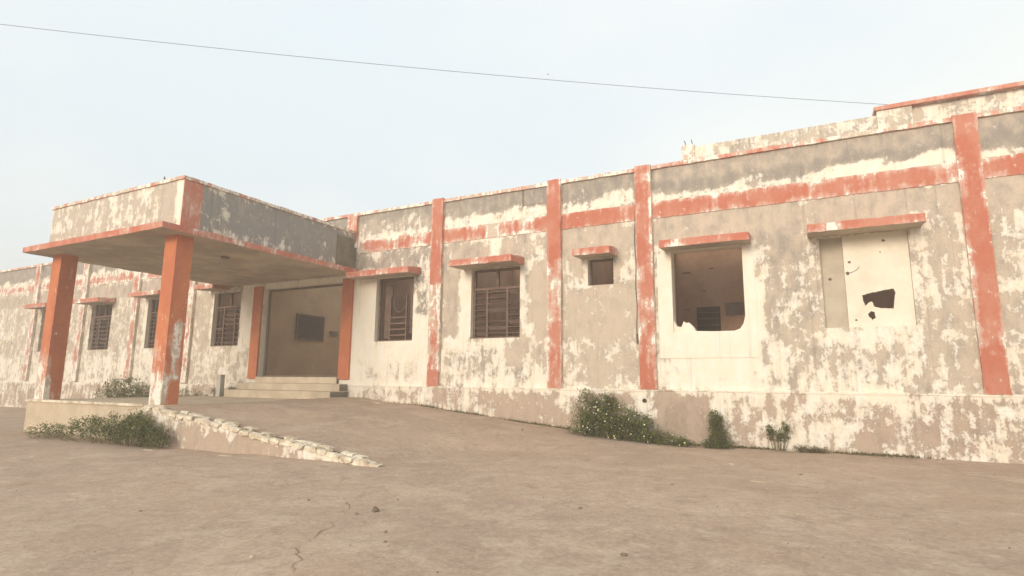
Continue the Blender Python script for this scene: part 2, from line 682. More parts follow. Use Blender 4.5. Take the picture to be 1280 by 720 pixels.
def ramp_height(x, y):
    # along the wall and along the kerb the slope differs a little
    zw = np.interp(x, [-9.3, -9.16, -6.9, -5.51, -3.87, -2.4, -1.6], [-.40, -.37, -.555, -.69, -.87, -.985, -1.05])
    zk = np.interp(x, [-9.3, -8.97, -8.28, -7.18, -6.04, -4.9, -4.6], [-.44, -.47, -.565, -.695, -.83, -.975, -1.12])
    t = smooth01((y + 4.3) / 4.2)
    return zk + (zw - zk) * t + .006 * np.sin(x * 4.1 + y * 2.7) + .005 * np.sin(y * 6.3 - x * 2.0)


grid_mesh('ramp', np.arange(-9.2, -1.55, .08), np.arange(-4.26, .0, .08), ramp_height, M_GROUND, 'structure')

# crack across the yard: a narrow jagged furrow line
ck = [(-4.75, -4.85), (-4.45, -5.2), (-4.2, -5.56), (-3.75, -5.95), (-3.39, -6.27), (-3.2, -6.55), (-3.04, -6.82), (-2.9, -7.08), (-2.88, -7.25),
      (-2.66, -7.45), (-2.5, -7.7)]
bm = bmesh.new()
prev = None
pts = []
for i in range(len(ck) - 1):
    for q in range(6):
        t = q / 6
        pts.append((ck[i][0] + (ck[i + 1][0] - ck[i][0]) * t + random.uniform(-.035, .035), ck[i][1] + (ck[i + 1][1] - ck[i][1]) * t + random.uniform(-.02, .02)))
for i, (x, y) in enumerate(pts):
    w = random.uniform(.0008, .004) * (1.0 if (i // 5) % 3 else .25)
    z = float(yard_height(np.array(x), np.array(y))) + .0035
    a, b = bm.verts.new(V(x - w, y - w * .4, z)), bm.verts.new(V(x + w, y + w * .4, z))
    if prev:
        bm.faces.new((prev[0], prev[1], b, a))
    prev = (a, b)
obj('ground_crack', bm, M_CRACK)['kind'] = 'structure'

# ------------------------------------------------------------------ the derelict building
bld = thing('derelict_building', 'long single storey derelict building with peeling cream and red paint and a porch', 'building', V(-9, 0, -1))
XL, XR = -27.0, 6.0
TOP = 3.77
holes = []                     # x0, x1, z0, z1
WIN = {}


def hole(key, x0, x1, z0, z1):
    holes.append((x0, x1, z0, z1))
    WIN[key] = (x0, x1, z0, z1)


hole('w1', -8.60, -7.57, .82, 2.24)
hole('w2', -6.12, -5.01, .82, 2.24)
hole('w3', -3.61, -3.12, 1.74, 2.23)
hole('w4', -2.085, -.94, .83, 2.22)
hole('w5', .185, 1.34, .83, 2.25)
hole('wl1', -14.15, -13.08, .82, 2.28)
hole('wl2', -17.08, -16.0, .82, 2.28)
hole('wl3', -20.0, -18.9, .82, 2.28)
hole('wl4', -23.0, -21.9, .82, 2.28)
hole('w6', 3.0, 4.15, .83, 2.25)
hole('door', -12.25, -9.57, .05, 2.24)


def facade(parent):
    xs = set(np.round(np.arange(XL, XR + .01, .12), 4).tolist())
    zs = set(np.round(np.arange(-.16, TOP + .001, .1), 4).tolist()) | {TOP}
    for a, b, c, d in holes:
        xs = {x for x in xs if abs(x - a) > .04 and abs(x - b) > .04} | {a, b}
        zs = {z for z in zs if abs(z - c) > .03 and abs(z - d) > .03} | {c, d}
    xs, zs = sorted(xs), sorted(zs)
    bm = bmesh.new()
    T = .23
    vd = {}

    def vert(i, j, s):
        if (i, j, s) not in vd:
            vd[(i, j, s)] = bm.verts.new(V(xs[i], T if s else 0.0, zs[j]))
        return vd[(i, j, s)]

    nx, nz_ = len(xs) - 1, len(zs) - 1
    solid = np.ones((nx, nz_), bool)
    for i in range(nx):
        for j in range(nz_):
            cx, cz = (xs[i] + xs[i + 1]) / 2, (zs[j] + zs[j + 1]) / 2
            for a, b, c, d in holes:
                if a < cx < b and c < cz < d:
                    solid[i, j] = False
    for i in range(nx):
        for j in range(nz_):
            if not solid[i, j]:
                continue
            bm.faces.new((vert(i, j, 0), vert(i + 1, j, 0), vert(i + 1, j + 1, 0), vert(i, j + 1, 0)))
            f = bm.faces.new((vert(i, j, 1), vert(i, j + 1, 1), vert(i + 1, j + 1, 1), vert(i + 1, j, 1)))
            f.material_index = 1
            for di, dj, e in ((-1, 0, ((i, j), (i, j + 1))), (1, 0, ((i + 1, j + 1), (i + 1, j))), (0, -1, ((i + 1, j), (i, j))), (0, 1, ((i, j + 1), (i + 1, j + 1)))):
                a, b = i + di, j + dj
                if 0 <= a < nx and 0 <= b < nz_ and solid[a, b]:
                    continue
                p, q = e
                bm.faces.new((vert(*p, 0), vert(*p, 1), vert(*q, 1), vert(*q, 0)))
    return obj('front_wall', bm, [M_WALL, M_INNER], parent, attr=wall_attr)


facade(bld)
# plinth with its cap line
box_obj('plinth', XL, -9.13, -.06, .23, -1.1, -.15, M_PLINTH, bld, .12, plinth_attr)
box_obj('plinth', -9.13, XR, -.06, .23, -1.1, -.15, M_PLINTH, bld, .12, plinth_attr)
box_obj('plinth_cap', -9.2, XR, -.075, -.0, -.152, -.125, M_PLINTH, bld, .1, const_attr(.2, .2), chips=.006)

# shell: side, back, part-open roof, floor, partitions
box_obj('side_wall', XR, XR + .23, 0, 8, -1.1, TOP, M_WALL, bld, .3, const_attr(.5, .4))
box_obj('side_wall', XL - .23, XL, 0, 8, -1.1, TOP, M_WALL, bld, .3, const_attr(.5, .4))
box_obj('rear_wall', XL, XR, 7.8, 8.0, -1.1, TOP, M_WALL, bld, .5, const_attr(.5, .4))
for a, b, c, d in ((XL + .01, XR - .01, .235, 1.2), (XL + .01, -20, 1.2, 3.2), (2.4, XR - .01, 1.2, 3.2), (XL + .01, -12.7, 3.2, 3.5), (-9.1, XR - .01, 3.2, 3.5), (-2.4, XR - .01, 3.5, 7.79)):
    box_obj('roof_slab', a, b, c, d, 2.95, 3.12, M_ROOF, bld)  # slab left open over the rooms, gaps added to brighten the interiors
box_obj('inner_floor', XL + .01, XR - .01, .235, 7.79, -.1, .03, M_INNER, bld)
for a, b in ((XL + .01, -12.71), (-9.1, XR - .01)):  # hall end left open to let light in from behind
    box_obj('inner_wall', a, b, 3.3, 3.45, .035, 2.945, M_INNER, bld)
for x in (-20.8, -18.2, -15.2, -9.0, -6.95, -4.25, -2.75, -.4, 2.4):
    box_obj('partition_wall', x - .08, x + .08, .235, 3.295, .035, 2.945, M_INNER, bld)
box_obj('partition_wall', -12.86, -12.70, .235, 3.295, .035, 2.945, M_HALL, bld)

# parapet coping strip along the top
def cop_attr(x, y, z):
    p = .42 + .22 * np.sin(x * 2.1) * np.sin(x * .7 + 1)
    p = np.where(x < -3, p + .12, p)
    return p, np.full_like(x, .4)


box_obj('parapet_coping', XL, -13.5, -.045, .26, TOP, TOP + .065, M_EDGE, bld, .12, cop_attr, chips=.005)
box_obj('parapet_coping', -13.5, XR, -.045, .26, TOP, TOP + .065, M_EDGE, bld, .12, cop_attr, chips=.005)

# pilasters
PIL = [(-7.10, -6.82), (-4.395, -4.115), (-2.665, -2.385), (-15.25, -14.93), (-17.80, -17.5), (-20.6, -20.3), (-23.6, -23.3), (2.0, 2.28), (4.7, 4.98)]


def pil_attr(x, y, z):
    p = np.full_like(x, .10)
    c = (x + 6.96)
    m0 = (np.abs(x + 6.96) < .3)
    m1 = (np.abs(x + 4.25) < .3)
    m2 = (np.abs(x + 2.52) < .3)
    ml = x < -13
    p = np.where(m0, np.where(z > 2.0, .06, np.where(z > 1.2, .60, np.where(z > .2, .50, .12))), p)
    p = np.where(m1, np.where(z > 2.0, .10, np.where(z > 1.1, .44, .20)), p)
    p = np.where(m1 & (z > 1.95) & (z < 2.25), .33, p)
    p = np.where(m2, np.where(z > 3.3, .24, .18), p)
    p = np.where(ml, .48, p)
    c = np.min(np.abs(x[:, None] - np.array([(a + b) / 2 for a, b in PIL])[None]), axis=1)
    p = np.where(c > .11, p + .27, p)        # ragged paint edges
    p = np.where(y > -.05, p + .35, p)       # sides show more undercoat
    return p, np.full_like(x, .7)


for a, b in PIL:
    box_obj('pilaster', a, b, -.085, -.0, -.124, TOP + (.085 if -8 < a < 0 else .072), M_RED, bld, .07, pil_attr, chips=.005)
box_obj('pilaster', -9.50, -9.21, -.07, 0, 3.0, TOP - .001, M_RED, bld, .08, const_attr(.46, .4))

# red bands between the pilasters
def band_attr(x, y, z):
    p = np.full_like(x, .06)
    p = np.where(x < -6.9, .30, p)
    p = np.where((x > -6.8) & (x < -4.4), .20, p)
    p = np.where((x > -5.78) & (x < -5.48), .95, p)
    p = np.where((x > -5.05) & (x < -4.72), .52, p)
    p = np.where(x > -2.4, .10 + .10 * (z > 3.09), p)
    p = np.where(x < -13, .42, p)
    p = p + np.where((z < 2.88) | (z > 3.15), .3, 0)
    return p, np.full_like(x, .3)


bx = [-9.13] + [v for ab in PIL[:3] for v in ab] + [2.0]
for a, b in ((-9.13, -7.10), (-6.82, -4.395), (-4.115, -2.665), (-2.385, 2.0), (2.28, 4.7), (4.98, 6.0), (-14.93, -13.6), (-17.5, -15.25), (-20.3, -17.8), (-23.3, -20.6), (-27, -23.6)):
    box_obj('painted_band', a, b, -.018, -.0005, 2.865, 3.165, M_RED, bld, .09, band_attr, chips=.006)

# sunshades over the openings
def shade(x0, x1, depth, z0=2.25, z1=2.40, attr=None):
    attr = attr or shade_attr
    def sh(x, y, z):
        t = -y / depth
        return (x, y, z - .05 * t * (1 if z > (z0 + z1) / 2 else .45))
    bm = bmesh.new()
    boxg(bm, x0, x1, -depth, -.0, z0, z1, .09, mat=0, bottom_mat=1, shift=sh)
    chip_edges(bm, .005)
    return obj('sunshade', bm, [M_EDGE, M_SOFFIT], bld, attr=attr)


def shade_attr(x, y, z):
    return np.where((z > 2.38) | (z < 2.23), .34, .14) + .10 * np.sin(x * 5.3), np.full_like(x, .3)


shade(-9.12, -7.40, .45)
shade(-6.31, -4.92, .56)
shade(-3.74, -3.05, .46)
shade(-2.19, -.79, .43)
shade(.035, 1.5, .48)
shade(2.85, 4.3, .48)
shade(-14.32, -13.575, .5, 2.31, 2.46)
shade(-17.25, -15.85, .5, 2.29, 2.44)
shade(-20.15, -18.75, .5)
shade(-23.15, -21.75, .5)

# louvred windows
_slat = {}


def slat_mesh_obj(w, parent, loc, rot):
    key = round(w, 2)
    if key in _slat:
        return copy_part(_slat[key], parent, loc, rot)
    bm = bmesh.new()
    bmesh.ops.create_cube(bm, size=1.0, matrix=Matrix.Diagonal((w * S, .075 * S, .012 * S, 1)))
    o = obj('slat', bm, M_SLAT, parent, origin=Vector((0, 0, 0)))
    o.location = loc - WORLD_OF[parent]
    o.rotation_euler = rot
    WORLD_OF[o] = Vector(loc)
    _slat[key] = o
    return o


def louvre_window(key, upper_bars=True, missing=(), cols=3, seedv=1, transom=.70):
    x0, x1, z0, z1 = WIN[key]
    rr = random.Random(seedv)
    y0, y1 = .10, .17
    fw = .045
    bm = bmesh.new()
    boxg(bm, x0 + .002, x0 + fw, y0, y1, z0 + .002, z1 - .002)
    boxg(bm, x1 - fw, x1 - .002, y0, y1, z0 + .002, z1 - .002)
    boxg(bm, x0 + fw, x1 - fw, y0 + .002, y1 - .002, z0 + .002, z0 + fw)
    boxg(bm, x0 + fw, x1 - fw, y0 + .002, y1 - .002, z1 - fw, z1 - .002)
    win = obj('window', bm, M_WOOD, bld)
    zt = z0 + (z1 - z0) * transom
    box_obj('transom', x0 + fw, x1 - fw, y0 + .004, y1 - .004, zt, zt + .05, M_WOOD, win)
    xm = (x0 + x1) / 2
    if upper_bars:
        box_obj('mullion', xm - .025, xm + .025, y0 + .006, y1 - .006, zt + .05, z1 - fw, M_WOOD, win)
    edges = [x0 + fw, x0 + fw + (x1 - x0 - 2 * fw) * .27, x0 + fw + (x1 - x0 - 2 * fw) * .72, x1 - fw]
    for e in edges[1:-1]:
        box_obj('mullion', e - .022, e + .022, y0 + .006, y1 - .006, z0 + fw, zt, M_WOOD, win)
    n = 8
    for c in range(3):
        a, b = edges[c] + (.022 if c else 0), edges[c + 1] - (.022 if c < 2 else 0)
        for i in range(n):
            if (c, i) in missing:
                continue
            z = z0 + fw + (zt - z0 - fw) * (i + .5) / n
            tilt = math.radians(-38 + rr.uniform(-22, 22))
            slat_mesh_obj(b - a - .01, win, V((a + b) / 2, (y0 + y1) / 2, z), (tilt, rr.uniform(-.07, .07) if rr.random() < .3 else 0, 0))
    return win


louvre_window('w2', missing=((1, 3), (2, 6)), seedv=3)
louvre_window('wl1', seedv=5, missing=((0, 5), (0, 6)))
louvre_window('wl2', seedv=6)
louvre_window('wl3', seedv=8)
louvre_window('wl4', seedv=9)
# the broken one beside the porch: frame, half a shutter and steel bars
x0, x1, z0, z1 = WIN['w1']
bm = bmesh.new()
boxg(bm, x0 + .002, x0 + .045, .10, .17, z0 + .002, z1 - .002)
boxg(bm, x1 - .045, x1 - .002, .10, .17, z0 + .002, z1 - .002)
boxg(bm, x0 + .045, x1 - .045, .102, .168, z0 + .002, z0 + .045)
boxg(bm, x0 + .045, x1 - .045, .102, .168, z1 - .045, z1 - .002)
w1 = obj('window', bm, M_WOOD, bld)
w1['label'] = 'broken window frame with loose rails and bars'
for xx in (-8.28, -7.84):
    box_obj('mullion', xx - .016, xx + .016, .115, .15, z0 + .045, z1 - .4, M_WOOD, w1)
for zz in (.95, 1.08, 1.21, 1.34):
    bm = bmesh.new()
    boxg(bm, -8.26, -7.86, .118, .148, zz, zz + .035)
    obj('rail', bm, M_WOOD, w1)
for zz in (1.02, 1.18, 1.36):
    bm = bmesh.new()
    tube(bm, [V(-7.82, .13, zz), V(-7.615, .13, zz + .004)], .008)
    obj('bar', bm, M_STEEL, w1)
bm = bmesh.new()
ring = [V(-8.06 + .16 * math.cos(t), .16, 1.68 + .2 * math.sin(t)) for t in np.linspace(.5, 5.9, 22)]
tube(bm, ring, .012)
obj('bent_rod', bm, M_STEEL, w1)
for (xa, xb, za, zb) in ((-8.5, -8.3, .9, 2.1), (-7.8, -7.62, 1.0, 2.1)):
    box_obj('shutter_leaf', xa, xb, .20, .222, za, zb, M_SLAT, w1)

# vent opening: plain dark hole with a thin frame
x0, x1, z0, z1 = WIN['w3']
bm = bmesh.new()
boxg(bm, x0 + .002, x0 + .03, .12, .17, z0 + .002, z1 - .002)
boxg(bm, x1 - .03, x1 - .002, .12, .17, z0 + .002, z1 - .002)
boxg(bm, x0 + .03, x1 - .03, .122, .168, z0 + .002, z0 + .03)
boxg(bm, x0 + .03, x1 - .03, .122, .168, z1 - .03, z1 - .002)
obj('vent_frame', bm, M_WOOD, bld)

# broken infill at the foot of the big hole
inf = [(-2.084, .831), (-2.084, 1.05), (-2.04, .94), (-1.96, .925), (-1.92, 1.02), (-1.88, .99), (-1.84, 1.0), (-1.78, .94), (-1.75, .90), (-1.73, .85), (-1.45, .837),
       (-1.12, .836), (-1.03, .87), (-.975, .95), (-.943, 1.08), (-.941, .831)]
bm = bmesh.new()
prism(bm, [inf], .03, .19)
obj('broken_infill', bm, M_WALL, bld, attr=const_attr(-.25, .2))
# raised square of newer plaster round the hole
bm = bmesh.new()
outer = jag([(-2.33, .40), (-.765, .40), (-.765, 2.20), (-.935, 2.20), (-.935, .825), (-2.09, .825), (-2.09, 2.2), (-2.33, 2.2)], .006, 4)
prism(bm, [outer], -.012, -.0006)
obj('plaster_patch', bm, M_WALL, bld, attr=const_attr(-.28, .2))
# things inside that room
box_obj('inner_louvre', -2.24, -1.76, 3.22, 3.295, 1.09, 1.64, M_DARK, bld)  # closed louvre window in the back wall, drawn as dark boards
for zz in (1.22, 1.37, 1.50):
    box_obj('louvre_board', -2.22, -1.78, 3.19, 3.218, zz, zz + .025, M_SLAT, bld)
box_obj('niche_panel', -1.64, -1.27, 3.26, 3.295, 1.45, 1.72, M_SLAT, bld)  # flat dark panel for a niche, its shade put into the colour
for xx, zz, w in ((-2.52, 2.44, .16), (-1.95, 2.5, .10), (-2.5, 1.6, .10), (-2.12, 2.0, .09)):
    box_obj('wall_slot', xx, xx + w, 3.285, 3.296, zz, zz + .02, M_SLAT, bld)

# boarded window at the right
x0, x1, z0, z1 = WIN['w5']
h1 = [(.70, 1.31), (.80, 1.335), (.91, 1.36), (1.02, 1.378), (1.11, 1.385), (1.125, 1.32), (1.10, 1.2), (1.085, 1.09), (1.0, 1.10), (.92, 1.105), (.85, 1.13), (.82, 1.21), (.78, 1.20), (.755, 1.17), (.73, 1.145), (.71, 1.22)]
h2 = [(.755, 1.02), (.80, 1.07), (.845, 1.045), (.85, .96), (.81, .935), (.78, .97)]
bm = bmesh.new()
prism(bm, [[(.50, z0 + .003), (x1 - .003, z0 + .003), (x1 - .003, z1 - .003), (.50, z1 - .003)], jag(h1, .007)[::-1], jag(h2, .006)[::-1]], .05, .11)
pn = obj('board_panel', bm, M_PANEL, bld)
pn['label'] = 'cream board with ragged holes'
box_obj('board_panel', x0 + .003, .50, .125, .15, z0 + .003, z1 - .003, M_GREYPAINT, bld)
for xx, zz, w in ((.30, 1.60, .035), (.575, 1.83, .03), (.54, 1.655, .04), (1.03, 2.12, .04), (.98, 1.95, .018), (.60, .94, .022)):
    bm = bmesh.new()
    n = 7
    poly = [(xx + w * random.uniform(.5, 1) * math.cos(t), zz + w * .8 * random.uniform(.5, 1) * math.sin(t)) for t in (2 * math.pi * q / n for q in range(n))]
    yy = .118 if xx < .5 else .044
    prism(bm, [poly], yy, yy + .007)
    obj('chipped_spot', bm, M_STEEL, bld)
bm = bmesh.new()
tube(bm, [V(.55, .046, 1.66), V(.6, .046, 1.67), V(.66, .046, 1.70), V(.70, .046, 1.745)], .005)
obj('scratch', bm, M_STEEL, bld)
x0, x1, z0, z1 = WIN['w6']
box_obj('board_panel', x0 + .003, x1 - .003, .06, .09, z0 + .003, z1 - .003, M_PANEL, bld)

# entrance: orange flat piers, steel gate frame, hall beyond
def pier_attr(x, y, z):
    return np.full_like(x, -.15), np.full_like(x, .3)


box_obj('entrance_pier', -12.56, -12.25, -.05, -.0, -.0, 2.3, M_ORANGE, bld, .15, pier_attr)
box_obj('entrance_pier', -9.57, -9.26, -.05, -.0, -.0, 2.3, M_ORANGE, bld, .15, pier_attr)
bm = bmesh.new()
boxg(bm, -12.248, -12.20, .16, .21, .06, 2.235)
boxg(bm, -9.62, -9.572, .16, .21, .06, 2.235)
boxg(bm, -12.20, -9.62, .162, .208, 2.19, 2.235)
boxg(bm, -12.20, -9.62, .162, .208, .056, .09)
obj('gate_frame', bm, M_STEEL, bld)
box_obj('notice_board', -12.699, -12.66, 1.52, 2.48, 1.11, 1.77, M_DARK, bld)
bm = bmesh.new()
for (a, b, c, d) in ((1.49, 1.53, 1.08, 1.80), (2.47, 2.51, 1.08, 1.80)):
    boxg(bm, -12.698, -12.645, a, b, c, d)
for (c, d) in ((1.08, 1.115), (1.765, 1.80)):
    boxg(bm, -12.698, -12.646, 1.53, 2.47, c, d)
obj('notice_board_frame', bm, M_WOOD, bld)
box_obj('switch_box', -12.699, -12.64, 2.79, 3.08, 1.29, 1.41, M_STEEL, bld)

# steps
for i, (zb, zt, yf, xl) in enumerate((( -.5, -.26, -.62, -12.62), (-.26, -.10, -.32, -12.57), (-.10, .05, -.02, -12.5))):
    bm = bmesh.new()
    if i == 2:
        boxg(bm, -12.245, -9.575, -.075, .229, zb, zt)
    else:
        boxg(bm, xl, -9.215 - .03 * i, yf, -.066 if i == 0 else -.066, zb, zt)
    bmesh.ops.bevel(bm, geom=bm.edges[:], offset=.012, segments=1, affect='EDGES')
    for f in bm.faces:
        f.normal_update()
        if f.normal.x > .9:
            f.material_index = 1  # right ends darkened: their shade is put into the colour
    obj('step', bm, [M_STEP, M_DARKCEM], bld)

# porch: platform, columns, slab with red edge, parapet box
PL, PR, PF = -13.45, -9.26, -4.2


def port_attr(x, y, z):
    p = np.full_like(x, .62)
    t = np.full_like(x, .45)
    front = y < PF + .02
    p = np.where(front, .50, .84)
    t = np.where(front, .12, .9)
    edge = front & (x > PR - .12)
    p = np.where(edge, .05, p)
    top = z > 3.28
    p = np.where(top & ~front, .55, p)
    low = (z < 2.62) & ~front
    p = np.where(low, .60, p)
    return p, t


box_obj('porch_platform', -13.40, -9.17, -4.22, -.066, -1.1, -.43, [M_CONC], bld, .5)
box_obj('platform_edge', -13.42, -9.68, -4.25, -4.12, -.46, -.418, M_STONE, bld, .2)


def slab_attr(x, y, z):
    return np.where(x > -9.3, .24, .10) + .0 * x, np.full_like(x, .3)


bm = bmesh.new()
boxg(bm, -13.57, -9.14, -4.57, -.0, 2.385, 2.49, .12, mat=0, bottom_mat=1)
chip_edges(bm, .005)
obj('porch_slab', bm, [M_EDGE, M_SOFFIT], bld, attr=slab_attr)
bm = bmesh.new()
boxg(bm, PL, PR, PF, PF + .2, 2.49, 3.33, .1)
boxg(bm, PR - .2, PR, PF + .2, -.0, 2.49, 3.33, .1)
boxg(bm, PL, PL + .2, PF + .2, -.0, 2.49, 3.33, .1)
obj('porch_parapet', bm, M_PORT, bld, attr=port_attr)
box_obj('porch_roof', PL + .2, PR - .2, PF + .2, -.0, 2.492, 2.7, M_ROOF, bld)


def pcop_attr(x, y, z):
    return np.full_like(x, .55), np.full_like(x, .4)


bm = bmesh.new()
boxg(bm, PL - .03, PR + .03, PF - .03, PF + .23, 3.33, 3.385, .1)
boxg(bm, PR - .23, PR + .03, PF + .23, -.0, 3.33, 3.385, .1)
boxg(bm, PL - .03, PL + .23, PF + .23, -.0, 3.33, 3.385, .1)
chip_edges(bm, .005)
obj('porch_coping', bm, M_EDGE, bld, attr=pcop_attr)
# painted red strip at the corner, dark strip at the wall, on the right face of the porch parapet
box_obj('parapet_strip', PR - .004, PR + .012, PF - .003, PF + .34, 2.495, 3.326, M_EDGE, bld, .08, const_attr(.2, .3))
box_obj('parapet_strip', PR - .004, PR + .012, -.62, -.002, 2.495, 3.2, M_DARKCEM, bld, .1)


def col_attr(x, y, z):
    p = np.full_like(x, -.10)
    front = y < -4.1
    side = (x > -9.37) & (x < -9)
    p = np.where(z < .15, .20, p)
    p = np.where(front, np.clip(.62 - (z - .0) * .75, -.1, .66), p)
    p = np.where(side & ~front & (z > -.05) & (z < .95) & (y < -3.92), .54, p)
    p = np.where(side & (z < -.1) & ~front, .05, p)
    return p, np.full_like(x, .1)


for xa in (-9.67, -13.29):
    box_obj('porch_column', xa, xa + .32, -4.17, -3.88, -.9, 2.386, M_ORANGE, bld, .06, col_attr, chips=.003)

# upper terrace wall set back on the roof
def rear_attr(x, y, z):
    return np.full_like(x, .46), np.full_like(x, .28)


box_obj('terrace_wall', -2.1, 1.42, 3.0, 3.18, 3.125, 5.29, M_WALL, bld, .12, rear_attr)
box_obj('terrace_wall', -2.1, 1.42, 3.18, 7.7, 3.125, 5.2, M_WALL, bld, .4, rear_attr)
box_obj('terrace_post', -2.38, -2.1, 2.95, 3.24, 3.125, 5.34, M_EDGE, bld, .1, const_attr(.62, .2))
box_obj('terrace_post', 1.42, 2.0, 2.9, 3.24, 3.125, 5.34, M_WALL, bld, .12, rear_attr)
box_obj('terrace_cap', 1.38, 6.0, 2.86, 3.28, 5.34, 5.42, M_EDGE, bld, .12, const_attr(.2, .2))
box_obj('terrace_wall', 2.0, 6.0, 3.0, 3.18, 3.125, 5.339, M_WALL, bld, .12, rear_attr)
for xx in (-2.32, -2.17):
    bm = bmesh.new()
    tube(bm, [V(xx, 3.08, 5.3), V(xx + .01, 3.08, 5.42), V(xx - .01, 3.07, 5.50)], .014)
    obj('reinforcing_bar', bm, M_STEEL, bld)
bm = bmesh.new()
tube(bm, [V(-10.03, -4.08, 3.37), V(-10.02, -4.08, 3.45), V(-10.045, -4.08, 3.53)], [.035, .03, .012])
obj('reinforcing_bar', bm, M_STEEL, bld)
bm = bmesh.new()
tube(bm, [V(-10.25, -2.6, 2.386), V(-10.25, -2.6, 2.345)], [.12, .09], 10)
obj('ceiling_fitting', bm, M_STEEL, bld)
# loose cable down the pilaster, rain spout in the parapet
bm = bmesh.new()
tube(bm, [V(-2.71 + .008 * math.sin(i * 1.3), -.012, 3.05 - i * .16) for i in range(15)], .009, 5)
obj('cable', bm, M_WIRE, bld)
bm = bmesh.new()
tube(bm, [V(-2.71, -.03, .82), V(-2.70, -.03, .66)], .03, 6)
obj('junction_box', bm, M_STEEL, bld)
box_obj('joint_strip', -4.965, -4.935, -.014, -.0005, 3.42, 3.765, M_DARKCEM, bld)
box_obj('joint_strip', -4.93, -4.41, -.010, -.0005, 3.44, 3.765, M_GREYPAINT if False else M_WALL, bld, .1, const_attr(.95, .85))
# pipe mouth in the plinth
bm = bmesh.new()
tube(bm, [V(-2.60, -.09, -.31), V(-2.60, .0, -.31)], .045, 8)
obj('drain_mouth', bm, M_DARK, bld)

# ------------------------------------------------------------------ kerb wall of the ramp
kerb = thing('retaining_wall', 'low tapering ramp wall topped with whitewashed stones', 'wall', V(-7, -4.4, -1))
bm = bmesh.new()
kx = np.arange(-9.34, -4.79, .1)
n = len(kx)
ringsv = []
for x in kx:
    zt = float(ramp_height(np.array([x]), np.array([-4.3]))[0]) - .015
    zt = max(zt, -.995)
    ringsv.append([bm.verts.new(V(x, yy + random.uniform(-.006, .006), zz)) for yy, zz in ((-4.47, -1.08), (-4.47, (zt - 1.0) / 2), (-4.465, zt), (-4.2, zt), (-4.2, -1.08))])
for i in range(n - 1):
    for q in range(4):
        bm.faces.new((ringsv[i][q], ringsv[i][q + 1], ringsv[i + 1][q + 1], ringsv[i + 1][q]))
bm.faces.new(ringsv[0])
bm.faces.new(ringsv[-1][::-1])


def kerb_attr(x, y, z):
    zt = ramp_height(x, np.full_like(x, -4.3))
    return np.where(zt - z < .10, .30, .78), np.full_like(x, .12)


obj('wall_body', bm, M_PLINTH, kerb, attr=kerb_attr)
protos = []


def stone_bm(lx, ly, lz, rr, c):
    bm = bmesh.new()
    bmesh.ops.create_cube(bm, size=1.0)
    bmesh.ops.subdivide_edges(bm, edges=bm.edges[:], cuts=1, use_grid_fill=True)
    for v in bm.verts:
        k = Vector((abs(v.co.x), abs(v.co.y), abs(v.co.z)))
        s = 1.0 - .16 * max(0, (k.x + k.y + k.z) - 1.0)
        v.co = Vector((v.co.x * s * lx, v.co.y * s * ly, v.co.z * s * lz)) * S
        v.co += Vector((rr.uniform(-1, 1), rr.uniform(-1, 1), rr.uniform(-1, 1))) * (.2 * min(lx, ly, lz)) * S
        v.co += c
    return bm


rr = random.Random(4)
for i in range(6):
    o = obj('stone', stone_bm(rr.uniform(.15, .22), .11, .06, rr, Vector((0, 0, 0))), M_STONE, kerb, origin=Vector((0, 0, 0)))
    protos.append(o)
k = 0
for row, (yy, x_a, x_b, skip) in enumerate(((-4.435, -9.25, -4.75, 0), (-4.28, -8.6, -5.0, .35))):
    x = x_a
    while x < x_b:
        if rr.random() >= skip * (1 if int(x * 1.3) % 2 else .3):
            z = float(ramp_height(np.array([x]), np.array([-4.3]))[0])
            loc = V(x + .1, yy + rr.uniform(-.02, .02), max(z, -.985) + .002 + rr.uniform(-.024, -.008) + row * .004)
            rot = (rr.uniform(-.08, .08), .115 + rr.uniform(-.04, .04), rr.uniform(-.08, .08))
            if k < 6:
                protos[k].location = loc - WORLD_OF[kerb]
                protos[k].rotation_euler = rot
            else:
                copy_part(protos[k % 6], kerb, loc, rot)
            k += 1
        x += rr.uniform(.17, .23)

# ------------------------------------------------------------------ plants
def leaf(bm, p, d, up, length, width):
    """a small folded leaf: 2 quads-ish (4 tris) along d"""
    d = d.normalized()
    s = d.cross(up)
    if s.length < 1e-4:
        s = d.orthogonal()
    s.normalize()
    nrm = s.cross(d).normalized()
    a = bm.verts.new(p)
    b = bm.verts.new(p + d * length * .45 + s * width * .5 + nrm * width * .12)
    c = bm.verts.new(p + d * length - nrm * length * .12)
    e = bm.verts.new(p + d * length * .45 - s * width * .5 + nrm * width * .12)
    m_ = bm.verts.new(p + d * length * .5 - nrm * width * .08)
    bm.faces.new((a, b, m_))
    bm.faces.new((b, c, m_))
    bm.faces.new((a, m_, e))
    bm.faces.new((m_, c, e))


def rvec(r):
    while True:
        v = Vector((r.uniform(-1, 1), r.uniform(-1, 1), r.uniform(-1, 1)))
        if .05 < v.length < 1:
            return v.normalized()


